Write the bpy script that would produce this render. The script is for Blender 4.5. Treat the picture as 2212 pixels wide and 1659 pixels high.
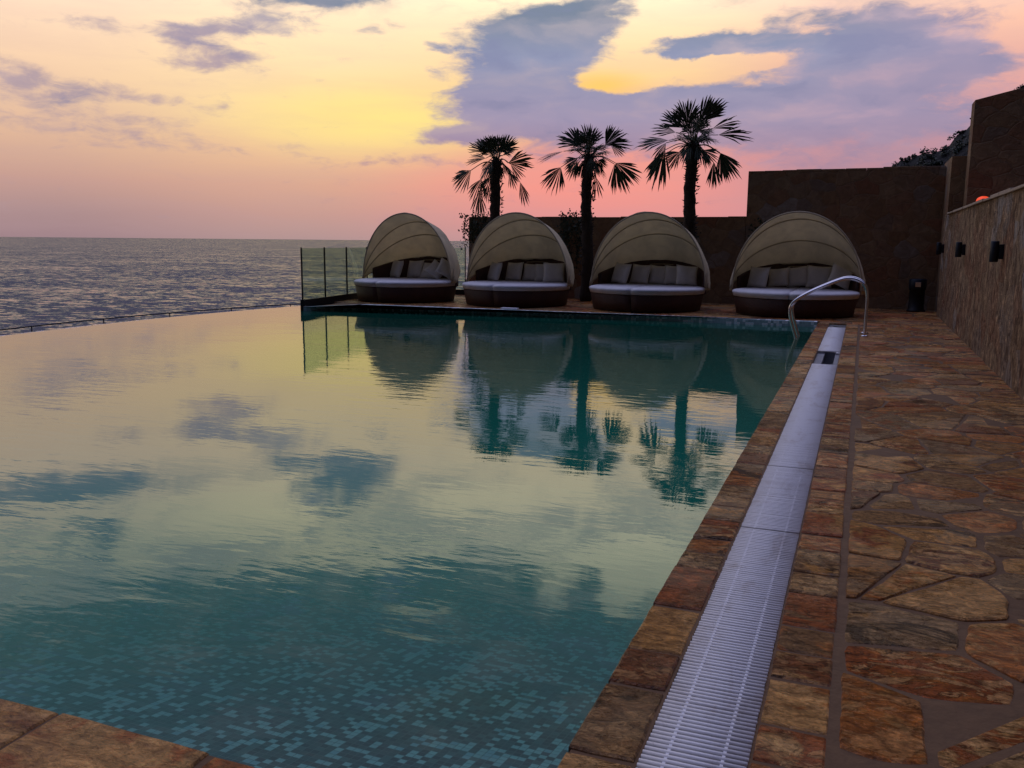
import bpy, bmesh, math, random
from mathutils import Vector, Matrix, noise as mnoise
S = bpy.context.scene
for o in list(bpy.data.objects): bpy.data.objects.remove(o)
C = bpy.data.collections.new('scene'); S.collection.children.link(C)
rad = math.radians
PI = math.pi
def srgb(r, g, b, k=1.0):
    f = lambda c: (c/255/12.92 if c/255 <= .04045 else ((c/255+.055)/1.055)**2.4)
    return (f(r)*k, f(g)*k, f(b)*k, 1)

# ------------------------------------------------------------ camera
EYE = 1.25
pitch, roll, yaw = rad(9.165), rad(.5157), rad(21.38)
def turn(v):
    c, s = math.cos(yaw), math.sin(yaw)
    return Vector((v[0]*c-v[1]*s, v[0]*s+v[1]*c, v[2]))
cr, sr, cp, sp = math.cos(roll), math.sin(roll), math.cos(pitch), math.sin(pitch)
right = turn((cr, sr*sp, sr*cp)); up = turn((-sr, cr*sp, cr*cp)); fwd = turn((0, cp, -sp))
cam = bpy.data.cameras.new('camera'); co = bpy.data.objects.new('camera', cam); C.objects.link(co)
M = Matrix((right, up, -fwd)).transposed().to_4x4(); M.translation = (0, 0, EYE)
co.matrix_world = M
cam.sensor_width = 36; cam.sensor_fit = 'HORIZONTAL'; cam.lens = 1912/2212*36
cam.clip_start = .05; cam.clip_end = 200000
S.camera = co
S.view_settings.view_transform = 'Standard'; S.view_settings.look = 'None'
S.view_settings.exposure = 0; S.view_settings.gamma = 1
S.render.engine = 'CYCLES'
S.cycles.max_bounces = 8; S.cycles.transparent_max_bounces = 16
S.cycles.caustics_reflective = False; S.cycles.caustics_refractive = False

# ------------------------------------------------------------ node helpers
class NT:
    def __init__(s, tree):
        s.t = tree; s.n = tree.nodes; s.l = tree.links
    def new(s, typ, **kw):
        n = s.n.new(typ)
        for k, v in kw.items(): setattr(n, k, v)
        return n
    def set(s, inp, v):
        if hasattr(v, 'is_output') or isinstance(v, bpy.types.NodeSocket): s.l.new(v, inp)
        else: inp.default_value = v
    def math(s, op, a, b=0.0, c=None, clamp=False):
        n = s.new('ShaderNodeMath', operation=op, use_clamp=clamp)
        s.set(n.inputs[0], a); s.set(n.inputs[1], b)
        if c is not None: s.set(n.inputs[2], c)
        return n.outputs[0]
    def vmath(s, op, a, b=(0, 0, 0), out=0):
        n = s.new('ShaderNodeVectorMath', operation=op)
        s.set(n.inputs[0], a)
        if op == 'SCALE': s.set(n.inputs['Scale'], b)
        else: s.set(n.inputs[1], b)
        return n.outputs[out] if op not in ('LENGTH', 'DOT_PRODUCT', 'DISTANCE') else n.outputs['Value']
    def rng(s, v, a, b, c=0.0, d=1.0, smooth=True):
        n = s.new('ShaderNodeMapRange', interpolation_type='SMOOTHSTEP' if smooth else 'LINEAR')
        for i, x in enumerate((v, a, b, c, d)): s.set(n.inputs[i], x)
        return n.outputs[0]
    def noise(s, vec, scale, detail=4, rough=.5, dist=0.0, col=False):
        n = s.new('ShaderNodeTexNoise'); s.set(n.inputs['Vector'], vec)
        n.inputs['Scale'].default_value = scale; n.inputs['Detail'].default_value = detail
        n.inputs['Roughness'].default_value = rough; n.inputs['Distortion'].default_value = dist
        return n.outputs['Color' if col else 'Fac']
    def ramp(s, fac, stops, interp='LINEAR'):
        n = s.new('ShaderNodeValToRGB'); r = n.color_ramp; r.interpolation = interp
        while len(r.elements) < len(stops): r.elements.new(1)
        for e, (p, c) in zip(r.elements, stops): e.position = p; e.color = c
        s.set(n.inputs[0], fac); return n.outputs[0]
    def mix(s, f, a, b, mode='MIX'):
        n = s.new('ShaderNodeMix', data_type='RGBA', blend_type=mode)
        s.set(n.inputs[0], f); s.set(n.inputs[6], a); s.set(n.inputs[7], b); return n.outputs[2]
    def xyz(s, x, y, z=0.0):
        n = s.new('ShaderNodeCombineXYZ')
        for i, v in enumerate((x, y, z)): s.set(n.inputs[i], v)
        return n.outputs[0]
    def sep(s, v):
        n = s.new('ShaderNodeSeparateXYZ'); s.set(n.inputs[0], v); return n.outputs
    def bump(s, h, strength=.5, dist=.01, normal=None):
        n = s.new('ShaderNodeBump'); s.set(n.inputs['Height'], h)
        n.inputs['Strength'].default_value = strength; n.inputs['Distance'].default_value = dist
        if normal is not None: s.l.new(normal, n.inputs['Normal'])
        return n.outputs[0]
    def obj(s):
        return s.new('ShaderNodeTexCoord').outputs['Object']
    def pos(s):
        return s.new('ShaderNodeNewGeometry').outputs['Position']

# ------------------------------------------------------------ sky at dusk
W = bpy.data.worlds.new('World'); S.world = W; W.use_nodes = True
w = NT(W.node_tree); w.n.clear()
d = w.vmath('NORMALIZE', w.new('ShaderNodeTexCoord').outputs['Generated'])
dx, dy, dz = w.sep(d)[:3]
az = w.math('MULTIPLY', w.math('ARCTAN2', dx, dy), 180/PI)
el = w.math('MULTIPLY', w.math('ARCSINE', dz), 180/PI)
elf = w.math('DIVIDE', el, 40.0)
def col_ramp(stops):
    return w.ramp(elf, [(min(1, e/40), srgb(*c)) for e, c in stops])
cA = col_ramp([(0, (160,131,137)), (1.5, (174,142,142)), (3.3, (200,158,146)), (5.5, (222,180,152)), (7.5, (234,195,162)), (10, (242,206,172)), (13, (234,204,178)), (17, (196,188,166)), (21, (160,160,152)), (27, (84,94,102)), (40, (112,120,158))])
cB = col_ramp([(0, (180,148,146)), (1.5, (200,156,146)), (3.3, (220,170,146)), (5.5, (240,196,152)), (7.2, (250,216,158)), (10, (252,220,170)), (14, (243,216,182)), (17, (246,230,188)), (21, (196,192,168)), (27, (88,98,104)), (40, (120,128,165))])
cC = col_ramp([(0, (204,148,150)), (1.5, (228,150,148)), (3.3, (246,154,142)), (5.5, (240,158,144)), (7.2, (240,182,142)), (10, (250,210,152)), (14, (248,222,184)), (19, (252,240,204)), (23, (206,204,180)), (28, (92,102,106)), (40, (122,130,170))])
cD = col_ramp([(0, (206,142,150)), (2, (206,146,152)), (4.5, (188,142,155)), (6.5, (192,146,158)), (9, (222,164,158)), (12, (235,184,160)), (14, (230,195,175)), (18, (240,225,195)), (23, (190,185,165)), (29, (92,102,106)), (40, (115,122,165))])
base = w.mix(w.rng(az, -50, -34), cA, cB)
base = w.mix(w.rng(az, -35, -18), base, cC)
base = w.mix(w.rng(az, -14, 0), base, cD)
uv = w.xyz(az, el)
def glow(b_, a, e, rx, ry, c, k):
    v = w.vmath('MULTIPLY', w.vmath('SUBTRACT', uv, (a, e, 0)), (1/rx, 1/ry, 0))
    return w.mix(w.rng(w.vmath('LENGTH', v), 0, 1, k, 0), b_, srgb(*c))
base = glow(base, -29.5, 7.3, 13, 3.4, (255,228,140), .95)
base = glow(base, -16.0, 9.5, 4, 1.2, (255,202,88), .75)
base = glow(base, -18, 3.2, 11, 2.6, (250,152,138), .2)
nz = w.noise(w.vmath('MULTIPLY', uv, (.16, .38, 1)), 1.0, 7, .62, 0, True)
nz = w.vmath('SUBTRACT', nz, (.5, .5, .5))
warp = w.vmath('ADD', w.xyz(az, el), w.vmath('MULTIPLY', nz, (5.0, 1.9, 0)))
clouds = [(-20.9,11.0,4.1,2.0,1.5),(-15.8,13.6,3.1,1.0,.9),(-18.1,12.6,2.6,1.5,.9),(-21.1,8.2,5.5,1.6,1.5),(-12.5,7.7,9.4,1.4,1.5),(-25.0,6.4,2.6,.6,1.0),(-8.8,11.6,5.2,.7,1.0),
 (-1.3,12.2,6.0,1.3,.85),(.1,9.9,6.2,1.4,.95),(-6.2,7.4,8.8,1.6,.9),(4,6.9,5.9,1.2,.45),(-2.5,5.2,6.5,1.2,.5),(-17,5.6,6,.8,.55),
 (-10.2,10.6,3.4,.45,-1.0),(-14.9,9.7,2.6,.5,-1.2),(-11.2,9.1,3,.5,.5),(-9.8,11.7,4.2,.8,.7),(-20.5,12.5,2.6,1.6,.5),(-1.5,8.6,9,2.2,.5),(2,11,5,2,.5),(-7.1,10.8,2.4,.5,-.9),(-12.6,13.4,2.0,1.1,-.8),(-13.2,11.8,1.6,1.0,-.6),(-4,12.1,2.1,.3,-.5),(-27,9,2.5,1.8,-.5),
 (-40.4,11.6,2.8,.6,.75),(-36.8,12.3,2.9,.6,.75),(-38.9,10.5,2.9,.7,.75),(-40.8,9.8,1.8,.4,.6),(-48.1,8.0,3.2,.8,.65),(-50.1,8.9,1.8,.7,.6),(-33.5,13.8,2.7,.4,.6),
 (-26.2,11.7,1.1,.3,.6),(-26.2,10.2,1.1,.4,.6),(-46.6,6.4,6.5,.9,.5),(-42.5,7.9,4.5,.5,.4),(-46,11.6,2.4,.5,.45),(-29.5,12.4,1.5,.5,.35),(-41,5.2,7,.5,.35),(-28,4.9,6,.5,.35),
 (-32.6,15.6,3.4,1.5,.8),(-35.8,13.6,2.8,.9,.6),(-30.6,14.4,2.2,.8,.5),(-47.3,14.2,4.7,.9,.9),(-50.8,14.6,2.8,.8,.6),(-47.5,17.0,2.8,.9,.7),(-39.7,21.6,19,1.7,.9),(-21.4,24.4,15,2.8,1.0),(-45.4,24.5,13,2.2,.8),(-29.4,28,15,2.4,.9),(-16.7,24.5,4.7,2.8,.7),(-52,28,12,3,.9),
 (-10.7,17.4,3.6,1.7,-.9),(-14,21,1.5,2.6,-1.4),(-18.5,23,1.6,1.3,-1.0),(-27.7,23.8,2.8,.9,-.6),(-25.2,29,4.8,1.4,-.8)]
acc = None
for a, e, rx, ry, wt in clouds:
    v = w.vmath('MULTIPLY', w.vmath('SUBTRACT', warp, (a, e, 0)), (1/rx, 1/ry, 0))
    k = w.rng(w.vmath('LENGTH', v), .25, 1.55, wt, 0.0)
    acc = k if acc is None else w.math('ADD', acc, k)
fine = w.noise(w.vmath('MULTIPLY', uv, (.5, 1.3, 1)), 1.0, 8, .62, .4)
streak = w.noise(w.vmath('MULTIPLY', uv, (.12, .9, 1)), 1.0, 6, .6, .3)
dens = w.math('ADD', acc, w.math('MULTIPLY', w.math('SUBTRACT', fine, .5), 1.75))
# scattered clouds over the rest of the sky, out of the photographed patch
wild = w.noise(w.vmath('MULTIPLY', uv, (.05, .13, 1)), 1.0, 7, .6, .3)
away = w.math('MAXIMUM', w.math('MAXIMUM', w.rng(az, 12, 22), w.rng(az, -58, -68)), w.rng(el, 28, 34))
dens = w.math('ADD', dens, w.math('MULTIPLY', away, w.math('SUBTRACT', w.math('MULTIPLY', wild, 2.4), .75)))
cl = w.math('MAXIMUM', w.rng(dens, .12, .98), w.math('MULTIPLY', w.rng(dens, .32, .62), w.rng(az, -14, -3, .45, 0.0)))
ccol = w.ramp(elf, [(0, srgb(172,132,146)), (5/40, srgb(166,136,158)), (7.5/40, srgb(160,148,174)), (11/40, srgb(140,145,172)), (13.5/40, srgb(112,122,140)), (22/40, srgb(84,98,104)), (1, srgb(120,126,160))])
ccol = w.mix(w.rng(az, -8, 6, 0, .55), ccol, srgb(158,140,165))
ccol = w.mix(w.math('MULTIPLY', w.rng(az, -40, -30, .8, 0.0), w.rng(el, 11, 15, 1.0, 0.0)), ccol, srgb(180,156,158))
tone = w.noise(w.vmath('MULTIPLY', warp, (.16, .5, 1)), 1.0, 4, .5, .2)
ccol = w.mix(w.math('MULTIPLY', w.rng(tone, .44, .72), w.rng(az, -18, -6, .28, .6)), ccol, w.mix(.55, base, srgb(190,170,190)))
ccol = w.mix(w.math('MULTIPLY', w.rng(tone, .46, .30), .45), ccol, srgb(120,124,158))
veil = w.math('MULTIPLY', w.rng(streak, .35, .7), .24)
wisp = w.noise(w.vmath('MULTIPLY', warp, (.10, .34, 1)), 1.0, 6, .62, .6)
base = w.mix(w.math('MULTIPLY', w.math('MULTIPLY', w.rng(wisp, .44, .62), w.rng(el, 12.5, 15)), .62), base, srgb(128,134,145))
base2 = w.mix(veil, base, w.mix(.5, base, srgb(190,158,162)))
sky = w.mix(cl, base2, ccol)
# higher up: even lavender-blue dusk sky
hi = w.mix(w.rng(wild, .35, .65), srgb(170,172,208), srgb(150,150,184))
sky = w.mix(w.rng(el, 30, 52), sky, hi)
# the east, behind the viewer, is already dark
west = w.vmath('DOT_PRODUCT', d, tuple(Vector((-.45, .85, .28)).normalized()))
shade = w.rng(west, -.34, .64, .075, 1.0)
sky = w.mix(1.0, sky, w.mix(shade, (.35, .45, .8, 1), (1, 1, 1, 1)), 'MULTIPLY')
bg = w.new('ShaderNodeBackground'); w.l.new(sky, bg.inputs['Color']); w.set(bg.inputs['Strength'], w.math('MULTIPLY', shade, w.math('MULTIPLY', w.rng(el, 2, 12, 1.0, 1.10), w.math('MULTIPLY', w.rng(el, 9, 18, 1.0, 1.42), w.rng(el, 34, 55, 1.0, 1.5)))))
w.l.new(bg.outputs[0], w.new('ShaderNodeOutputWorld').inputs[0])
W.cycles.sampling_method = 'MANUAL'; W.cycles.sample_map_resolution = 512

# ------------------------------------------------------------ object helpers
def tag(o, label=None, cat=None, group=None, kind=None):
    if label: o['label'] = label
    if cat: o['category'] = cat
    if group: o['group'] = group
    if kind: o['kind'] = kind
    return o
def empty(name, loc, rz=0.0):
    o = bpy.data.objects.new(name, None); C.objects.link(o); o.location = loc; o.rotation_euler = (0, 0, rz)
    o.empty_display_size = .2; return o
def link(name, bm, mat, parent=None, smooth=True, loc=None):
    me = bpy.data.meshes.new(name); bmesh.ops.recalc_face_normals(bm, faces=bm.faces); bm.to_mesh(me); bm.free()
    if mat: me.materials.append(mat)
    if smooth: me.polygons.foreach_set('use_smooth', [True]*len(me.polygons))
    o = bpy.data.objects.new(name, me); C.objects.link(o)
    if parent: o.parent = parent
    if loc: o.location = loc
    return o
def box(bm, x0, x1, y0, y1, z0, z1, bev=0.0):
    r = bmesh.ops.create_cube(bm, size=1)
    vs = r['verts']
    for v in vs: v.co = Vector(((x0+x1)/2+v.co.x*(x1-x0), (y0+y1)/2+v.co.y*(y1-y0), (z0+z1)/2+v.co.z*(z1-z0)))
    if bev:
        es = list({e for v in vs for e in v.link_edges})
        bmesh.ops.bevel(bm, geom=es, offset=bev, segments=2, affect='EDGES', profile=.5)
    return vs
def tube(bm, pts, r, n=10, caps=True, closed=False):
    pts = [Vector(p) for p in pts]; rings = []
    R = r if isinstance(r, (list, tuple)) else [r]*len(pts)
    ref = Vector((0, 0, 1))
    t0 = (pts[1]-pts[0]).normalized()
    if abs(t0.dot(ref)) > .9: ref = Vector((0, 1, 0))
    nrm = t0.cross(ref).normalized()
    for i, p in enumerate(pts):
        t = (pts[min(i+1, len(pts)-1)]-pts[max(i-1, 0)]).normalized()
        nrm = (nrm - t*nrm.dot(t)).normalized(); b = t.cross(nrm)
        rings.append([bm.verts.new(p+(nrm*math.cos(2*PI*k/n)+b*math.sin(2*PI*k/n))*R[i]) for k in range(n)])
    for a, b in zip(rings, rings[1:]):
        for k in range(n): bm.faces.new((a[k], a[(k+1) % n], b[(k+1) % n], b[k]))
    if caps: bm.faces.new(rings[0][::-1]); bm.faces.new(rings[-1])
def smoothpath(pts, n=8):
    P = [Vector(p) for p in pts]; P = [P[0]*2-P[1]]+P+[P[-1]*2-P[-2]]; out = []
    for i in range(1, len(P)-2):
        for k in range(n):
            t = k/n; a, b, c, d_ = P[i-1:i+3]
            out.append(.5*((2*b)+(c-a)*t+(2*a-5*b+4*c-d_)*t*t+(3*b-a-3*c+d_)*t**3))
    out.append(P[-2]); return out
def prism(bm, poly, z0, z1):
    lo = [bm.verts.new((x, y, z0)) for x, y in poly]; hi_ = [bm.verts.new((x, y, z1)) for x, y in poly]
    bm.faces.new(hi_); bm.faces.new(lo[::-1]); n = len(poly)
    for i in range(n): bm.faces.new((lo[i], lo[(i+1) % n], hi_[(i+1) % n], hi_[i]))

# ------------------------------------------------------------ materials
def mat(name):
    m = bpy.data.materials.new(name); m.use_nodes = True; t = NT(m.node_tree)
    return m, t, t.n['Principled BSDF']
def simple(name, col, rough=.6, metal=0.0, spec=.5, nscale=30, namt=.15, bump=.2, bd=.003):
    m, t, p = mat(name)
    n = t.noise(t.obj(), nscale, 5, .6)
    c = t.mix(n, tuple(x*(1-namt) for x in col[:3])+(1,), tuple(min(1, x*(1+namt)) for x in col[:3])+(1,))
    t.l.new(c, p.inputs['Base Color']); p.inputs['Roughness'].default_value = rough; p.inputs['Metallic'].default_value = metal
    p.inputs['Specular IOR Level'].default_value = spec
    if bump: t.l.new(t.bump(n, bump, bd), p.inputs['Normal'])
    return m

def stone_paving():
    m, t, p = mat('flagstone')
    P = t.pos(); r = t.new('ShaderNodeAttribute', attribute_name='stone_id').outputs['Fac']
    r2 = t.math('FRACT', t.math('MULTIPLY', r, 17.31)); r3 = t.math('FRACT', t.math('MULTIPLY', r, 53.7)); r4 = t.math('FRACT', t.math('MULTIPLY', r, 91.3))
    pal = [(0, (.50,.20,.055,1)), (.12, (.40,.27,.16,1)), (.22, (.58,.36,.16,1)), (.34, (.25,.10,.045,1)), (.45, (.34,.26,.20,1)), (.55, (.46,.25,.10,1)), (.66, (.66,.44,.24,1)), (.76, (.40,.13,.045,1)), (.88, (.28,.18,.11,1)), (1, (.52,.30,.12,1))]
    c1 = t.ramp(r2, pal, 'CONSTANT'); c2 = t.ramp(r3, pal, 'CONSTANT')
    off = t.vmath('ADD', P, t.xyz(t.math('MULTIPLY', r, 40.0), t.math('MULTIPLY', r2, 30.0), 0.0))
    big = t.noise(off, 4.0, 7, .62, 1.0); med = t.noise(t.vmath('MULTIPLY', off, (1, 1.7, 1)), 9, 8, .72, 1.6)
    sm = t.noise(t.vmath('MULTIPLY', off, (1, 1.5, 1)), 42, 6, .7, .8)
    col = t.mix(t.rng(big, .50, .60), c1, c2)
    # cleft face: flakes standing proud, their highlights painted in as a paler tone
    fl_ = t.noise(t.vmath('MULTIPLY', off, (1.0, 1.8, 1)), 3.6, 9, .68, 2.4)
    flk = t.rng(fl_, .515, .53); amt = t.rng(r4, .25, .85, .15, 1.0)
    pale = t.mix(.68, col, (.95,.74,.50,1))
    col = t.mix(t.math('MULTIPLY', flk, t.math('MULTIPLY', amt, .75)), col, pale)
    edge_ = t.math('MULTIPLY', t.rng(t.math('ABSOLUTE', t.math('SUBTRACT', fl_, .512)), .012, .0), amt)
    col = t.mix(1.0, col, t.ramp(med, [(.28, (.22,.18,.15,1)), (.44, (.70,.68,.66,1)), (.54, (1,1,1,1)), (.70, (1.7,1.65,1.55,1))]), 'MULTIPLY')  # relief shading put into the colour: ridges lighter, hollows darker
    col = t.mix(1.0, col, t.ramp(sm, [(.28, (.45,.42,.40,1)), (.52, (1,1,1,1)), (.75, (1.45,1.4,1.3,1))]), 'MULTIPLY')
    col = t.mix(t.math('MULTIPLY', edge_, .85), col, (.03,.018,.01,1))  # crevice shade painted dark along the flake rims
    dirt = t.noise(t.vmath('MULTIPLY', P, (1, 1.3, 1)), 2.1, 9, .72, .8)
    dm = t.rng(dirt, .585, .62)
    col = t.mix(t.math('MULTIPLY', dm, .88), col, (.035,.020,.012,1))
    col = t.mix(1.0, col, (1.38,1.06,.60,1), 'MULTIPLY')
    t.l.new(col, p.inputs['Base Color'])
    h = t.math('ADD', t.math('MULTIPLY', flk, t.math('MULTIPLY', amt, .35)), t.math('ADD', t.math('MULTIPLY', med, 1.1), t.math('MULTIPLY', sm, .35)))
    h = t.math('SUBTRACT', h, t.math('MULTIPLY', dm, .25))
    t.l.new(t.bump(h, 1.0, .05), p.inputs['Normal'])
    wet = t.noise(P, 1.1, 6, .6, .5)
    ro = t.math('ADD', t.rng(wet, .40, .56, .50, .17), t.math('MULTIPLY', t.math('SUBTRACT', sm, .5), .5))
    t.l.new(ro, p.inputs['Roughness']); p.inputs['Specular IOR Level'].default_value = .5
    return m
def stone_wall(name, sc, dark=1.0, vert=False):
    m, t, p = mat(name)
    P = t.obj()
    x, y, z = t.sep(P)[:3]
    u = t.math('ADD', x, y)
    q = t.xyz(t.math('MULTIPLY', u, 1.0), t.math('MULTIPLY', z, 1.25), 0.0)
    qw = t.vmath('ADD', q, t.vmath('MULTIPLY', t.vmath('SUBTRACT', t.noise(q, 2.5, 3, .5, 0, True), (.5,.5,.5)), (.28,.28,0)))
    v = t.new('ShaderNodeTexVoronoi', feature='F1', voronoi_dimensions='2D'); t.l.new(qw, v.inputs['Vector']); v.inputs['Scale'].default_value = sc
    e = t.new('ShaderNodeTexVoronoi', feature='DISTANCE_TO_EDGE', voronoi_dimensions='2D'); t.l.new(qw, e.inputs['Vector']); e.inputs['Scale'].default_value = sc
    rr = t.sep(v.outputs['Color'])
    col = t.ramp(rr[0], [(0, (.26,.17,.10,1)), (.25, (.34,.25,.17,1)), (.45, (.30,.16,.10,1)), (.6, (.30,.23,.17,1)), (.8, (.36,.27,.18,1)), (.93, (.24,.20,.18,1)), (1, (.42,.42,.44,1))])
    n1 = t.noise(P, 7, 7, .68, .8); n2 = t.noise(P, 30, 5, .6)
    col = t.mix(t.rng(n1, .35, .7), t.mix(.5, col, (.13,.09,.06,1)), col)
    mort = t.rng(e.outputs['Distance'], .01, .06, .78 if vert else .55, 1.0)
    col = t.mix(mort, (.25,.19,.135,1), col)
    hgt = t.math('ADD', t.math('MULTIPLY', mort, .6), t.math('ADD', t.math('MULTIPLY', n1, 1.0), t.math('MULTIPLY', n2, .4)))
    if vert:
        vs = t.noise(t.vmath('MULTIPLY', P, (1.0, 1.1, .75)), 7.0, 9, .74, 1.2)
        col = t.mix(t.math('MULTIPLY', t.rng(vs, .50, .58), .85), col, (.085,.05,.03,1))
        col = t.mix(t.math('MULTIPLY', t.rng(vs, .46, .38), .75), col, (.62,.46,.31,1))
        hgt = t.math('ADD', hgt, t.math('MULTIPLY', vs, -2.2))
    col = t.mix(1.0, col, (dark, dark*.90, dark*.74, 1), 'MULTIPLY')
    t.l.new(col, p.inputs['Base Color']); p.inputs['Roughness'].default_value = .85
    p.inputs['Specular IOR Level'].default_value = .25
    t.l.new(t.bump(hgt, .95, .06 if vert else .03), p.inputs['Normal'])
    return m
def mosaic(name, size, axes='xy', bright=1.0, soft=0.0):
    m, t, p = mat(name)
    P = t.pos(); x, y, z = t.sep(P)[:3]
    a, b = {'xy': (x, y), 'xz': (x, z), 'yz': (y, z)}[axes]
    ga, gb = t.math('DIVIDE', a, size), t.math('DIVIDE', b, size)
    fa, fb = t.math('FLOOR', ga), t.math('FLOOR', gb)
    wn = t.new('ShaderNodeTexWhiteNoise', noise_dimensions='2D'); t.l.new(t.xyz(fa, fb), wn.inputs['Vector'])
    # lighter and darker flocks of tiles
    fl = t.noise(t.xyz(fa, fb), .16, 5, .7)
    val = t.math('ADD', wn.outputs['Value'], t.math('MULTIPLY', t.math('SUBTRACT', fl, .5), 1.9))
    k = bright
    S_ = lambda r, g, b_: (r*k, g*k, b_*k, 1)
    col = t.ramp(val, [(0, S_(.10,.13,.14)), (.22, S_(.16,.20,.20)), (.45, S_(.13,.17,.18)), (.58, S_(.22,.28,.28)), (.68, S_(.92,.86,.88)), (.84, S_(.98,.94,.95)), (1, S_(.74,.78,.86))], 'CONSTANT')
    ea = t.math('ABSOLUTE', t.math('SUBTRACT', t.math('FRACT', ga), .5)); eb = t.math('ABSOLUTE', t.math('SUBTRACT', t.math('FRACT', gb), .5))
    j = t.math('GREATER_THAN', t.math('MAXIMUM', ea, eb), .455)
    col = t.mix(j, col, S_(.30,.33,.32))
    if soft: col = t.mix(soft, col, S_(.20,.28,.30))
    t.l.new(col, p.inputs['Base Color']); p.inputs['Roughness'].default_value = .35
    t.l.new(t.bump(t.math('SUBTRACT', 1.0, j), .4, .002), p.inputs['Normal'])
    return m

M_pave = stone_paving()
M_mortar = simple('mortar', (.135,.070,.028), .85, nscale=12, namt=.4, bump=.6, bd=.02)
M_wall = stone_wall('stone_wall_cladding', 3.1, .95)
M_wallr = stone_wall('stone_wall_rough', 2.6, 1.45, True)
M_cap = simple('wall_coping', (.40,.32,.23), .85, nscale=9, namt=.3, bump=.7, bd=.02)
M_mos = mosaic('mosaic_floor', .030)
M_mosx = mosaic('mosaic_side', .025, 'xz'); M_mosy = mosaic('mosaic_side_y', .025, 'yz')
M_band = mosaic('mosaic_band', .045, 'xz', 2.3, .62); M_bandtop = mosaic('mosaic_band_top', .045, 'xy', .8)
def grate_mat():
    m, t, p = mat('white_plastic'); P = t.pos()
    st = t.noise(t.vmath('MULTIPLY', P, (2.2, 1, 1)), 2.6, 8, .7, .8); gr = t.noise(P, 26, 6, .7, .5)
    col = t.mix(t.rng(st, .50, .68), (.80,.79,.79,1), (.66,.62,.59,1))
    col = t.mix(t.math('MULTIPLY', t.rng(gr, .60, .72), .35), col, (.34,.28,.22,1))
    t.l.new(col, p.inputs['Base Color']); p.inputs['Roughness'].default_value = .4
    t.l.new(t.bump(gr, .2, .002), p.inputs['Normal']); return m
M_white = grate_mat()
M_wicker = None
def wicker():
    m, t, p = mat('wicker')
    P = t.obj(); x, y, z = t.sep(P)[:3]
    ang = t.math('ARCTAN2', x, y)
    u = t.math('MULTIPLY', ang, 80.0); v = t.math('MULTIPLY', z, 260.0)
    wv = t.math('MULTIPLY', t.math('SINE', u), t.math('SINE', v))
    n = t.noise(P, 6, 4, .6)
    col = t.mix(t.math('MULTIPLY', t.rng(wv, -.6, .8), n), (.035,.014,.009,1), (.16,.062,.035,1))
    t.l.new(col, p.inputs['Base Color']); p.inputs['Roughness'].default_value = .5
    t.l.new(t.bump(wv, .6, .006), p.inputs['Normal']); return m
M_wicker = wicker()
def fabric(name, col, trans=0.0, wr=.25):
    m, t, p = mat(name)
    P = t.obj(); n = t.noise(P, 4.5, 5, .55, .4); f = t.noise(P, 240, 2, .5)
    c = t.mix(t.rng(n, .3, .7), tuple(x*.86 for x in col)+(1,), tuple(col)+(1,))
    t.l.new(c, p.inputs['Base Color']); p.inputs['Roughness'].default_value = .9
    p.inputs['Specular IOR Level'].default_value = .15
    t.l.new(t.bump(t.math('ADD', t.math('MULTIPLY', n, 1.0), t.math('MULTIPLY', f, .03)), wr, .03), p.inputs['Normal'])
    if trans:
        tr = t.new('ShaderNodeBsdfTranslucent'); t.l.new(c, tr.inputs[0])
        ms = t.new('ShaderNodeMixShader'); ms.inputs[0].default_value = trans
        t.l.new(p.outputs[0], ms.inputs[1]); t.l.new(tr.outputs[0], ms.inputs[2]); t.l.new(ms.outputs[0], t.n['Material Output'].inputs[0])
    return m
M_canopy = fabric('canopy_cloth', (.90,.81,.59), .40)
M_mattress = fabric('mattress_cloth', (.74,.73,.76))
M_pillow = fabric('pillow_cloth', (.74,.69,.58), 0, .4)
M_steel = simple('stainless_steel', (.62,.62,.66), .16, 1.0, nscale=40, namt=.05, bump=0)
M_dark = simple('dark_metal', (.020,.026,.038), .45, .6, nscale=40, namt=.2, bump=.1)
M_black = simple('black_plastic', (.008,.008,.010), .5, 0, .3)
M_trunk = simple('palm_trunk', (.035,.024,.016), .95, nscale=25, namt=.6, bump=.9, bd=.03)
M_frond = simple('palm_leaf', (.030,.050,.018), .5, nscale=9, namt=.4, bump=0)
M_leaf = simple('vine_leaf', (.025,.04,.016), .6, nscale=9, namt=.5, bump=0)

# ------------------------------------------------------------ sea, ground, cliff
SEA = -14.0
def sea_mat():
    m, t, p = mat('sea_water')
    P = t.pos()
    off = (.5, .5, .5)
    def tilt(scale, detail, rough, ax, amp, dist=.4):
        n = t.noise(t.vmath('MULTIPLY', P, ax), scale, detail, rough, dist, True)
        return t.vmath('MULTIPLY', t.vmath('SUBTRACT', n, off), (amp*.6, amp, 0))
    q = t.vmath('ADD', tilt(.42, 7, .68, (.6, 1.0, 1), 1.9), tilt(.03, 6, .75, (.5, 1.0, 1), .7))
    q = t.vmath('ADD', q, tilt(1.9, 4, .6, (.62, 1.0, 1), .8))
    # crests lean towards the shore
    nrm = t.vmath('NORMALIZE', t.vmath('ADD', t.vmath('ADD', q, (.112, -.195, 0)), (0, 0, 1)))
    t.l.new(nrm, p.inputs['Normal'])
    p.inputs['Base Color'].default_value = (.050,.034,.052,1)
    p.inputs['Roughness'].default_value = .10; p.inputs['IOR'].default_value = 1.34; p.inputs['Specular Tint'].default_value = (1,.80,.86,1)
    return m
bm = bmesh.new()
ring = [(x, y) for x, y in ((-60000, -60000), (60000, -60000), (60000, 60000), (-60000, 60000))]
bm.faces.new([bm.verts.new((x, y, SEA)) for x, y in ring])
tag(link('sea', bm, sea_mat(), smooth=False), kind='structure')
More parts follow.
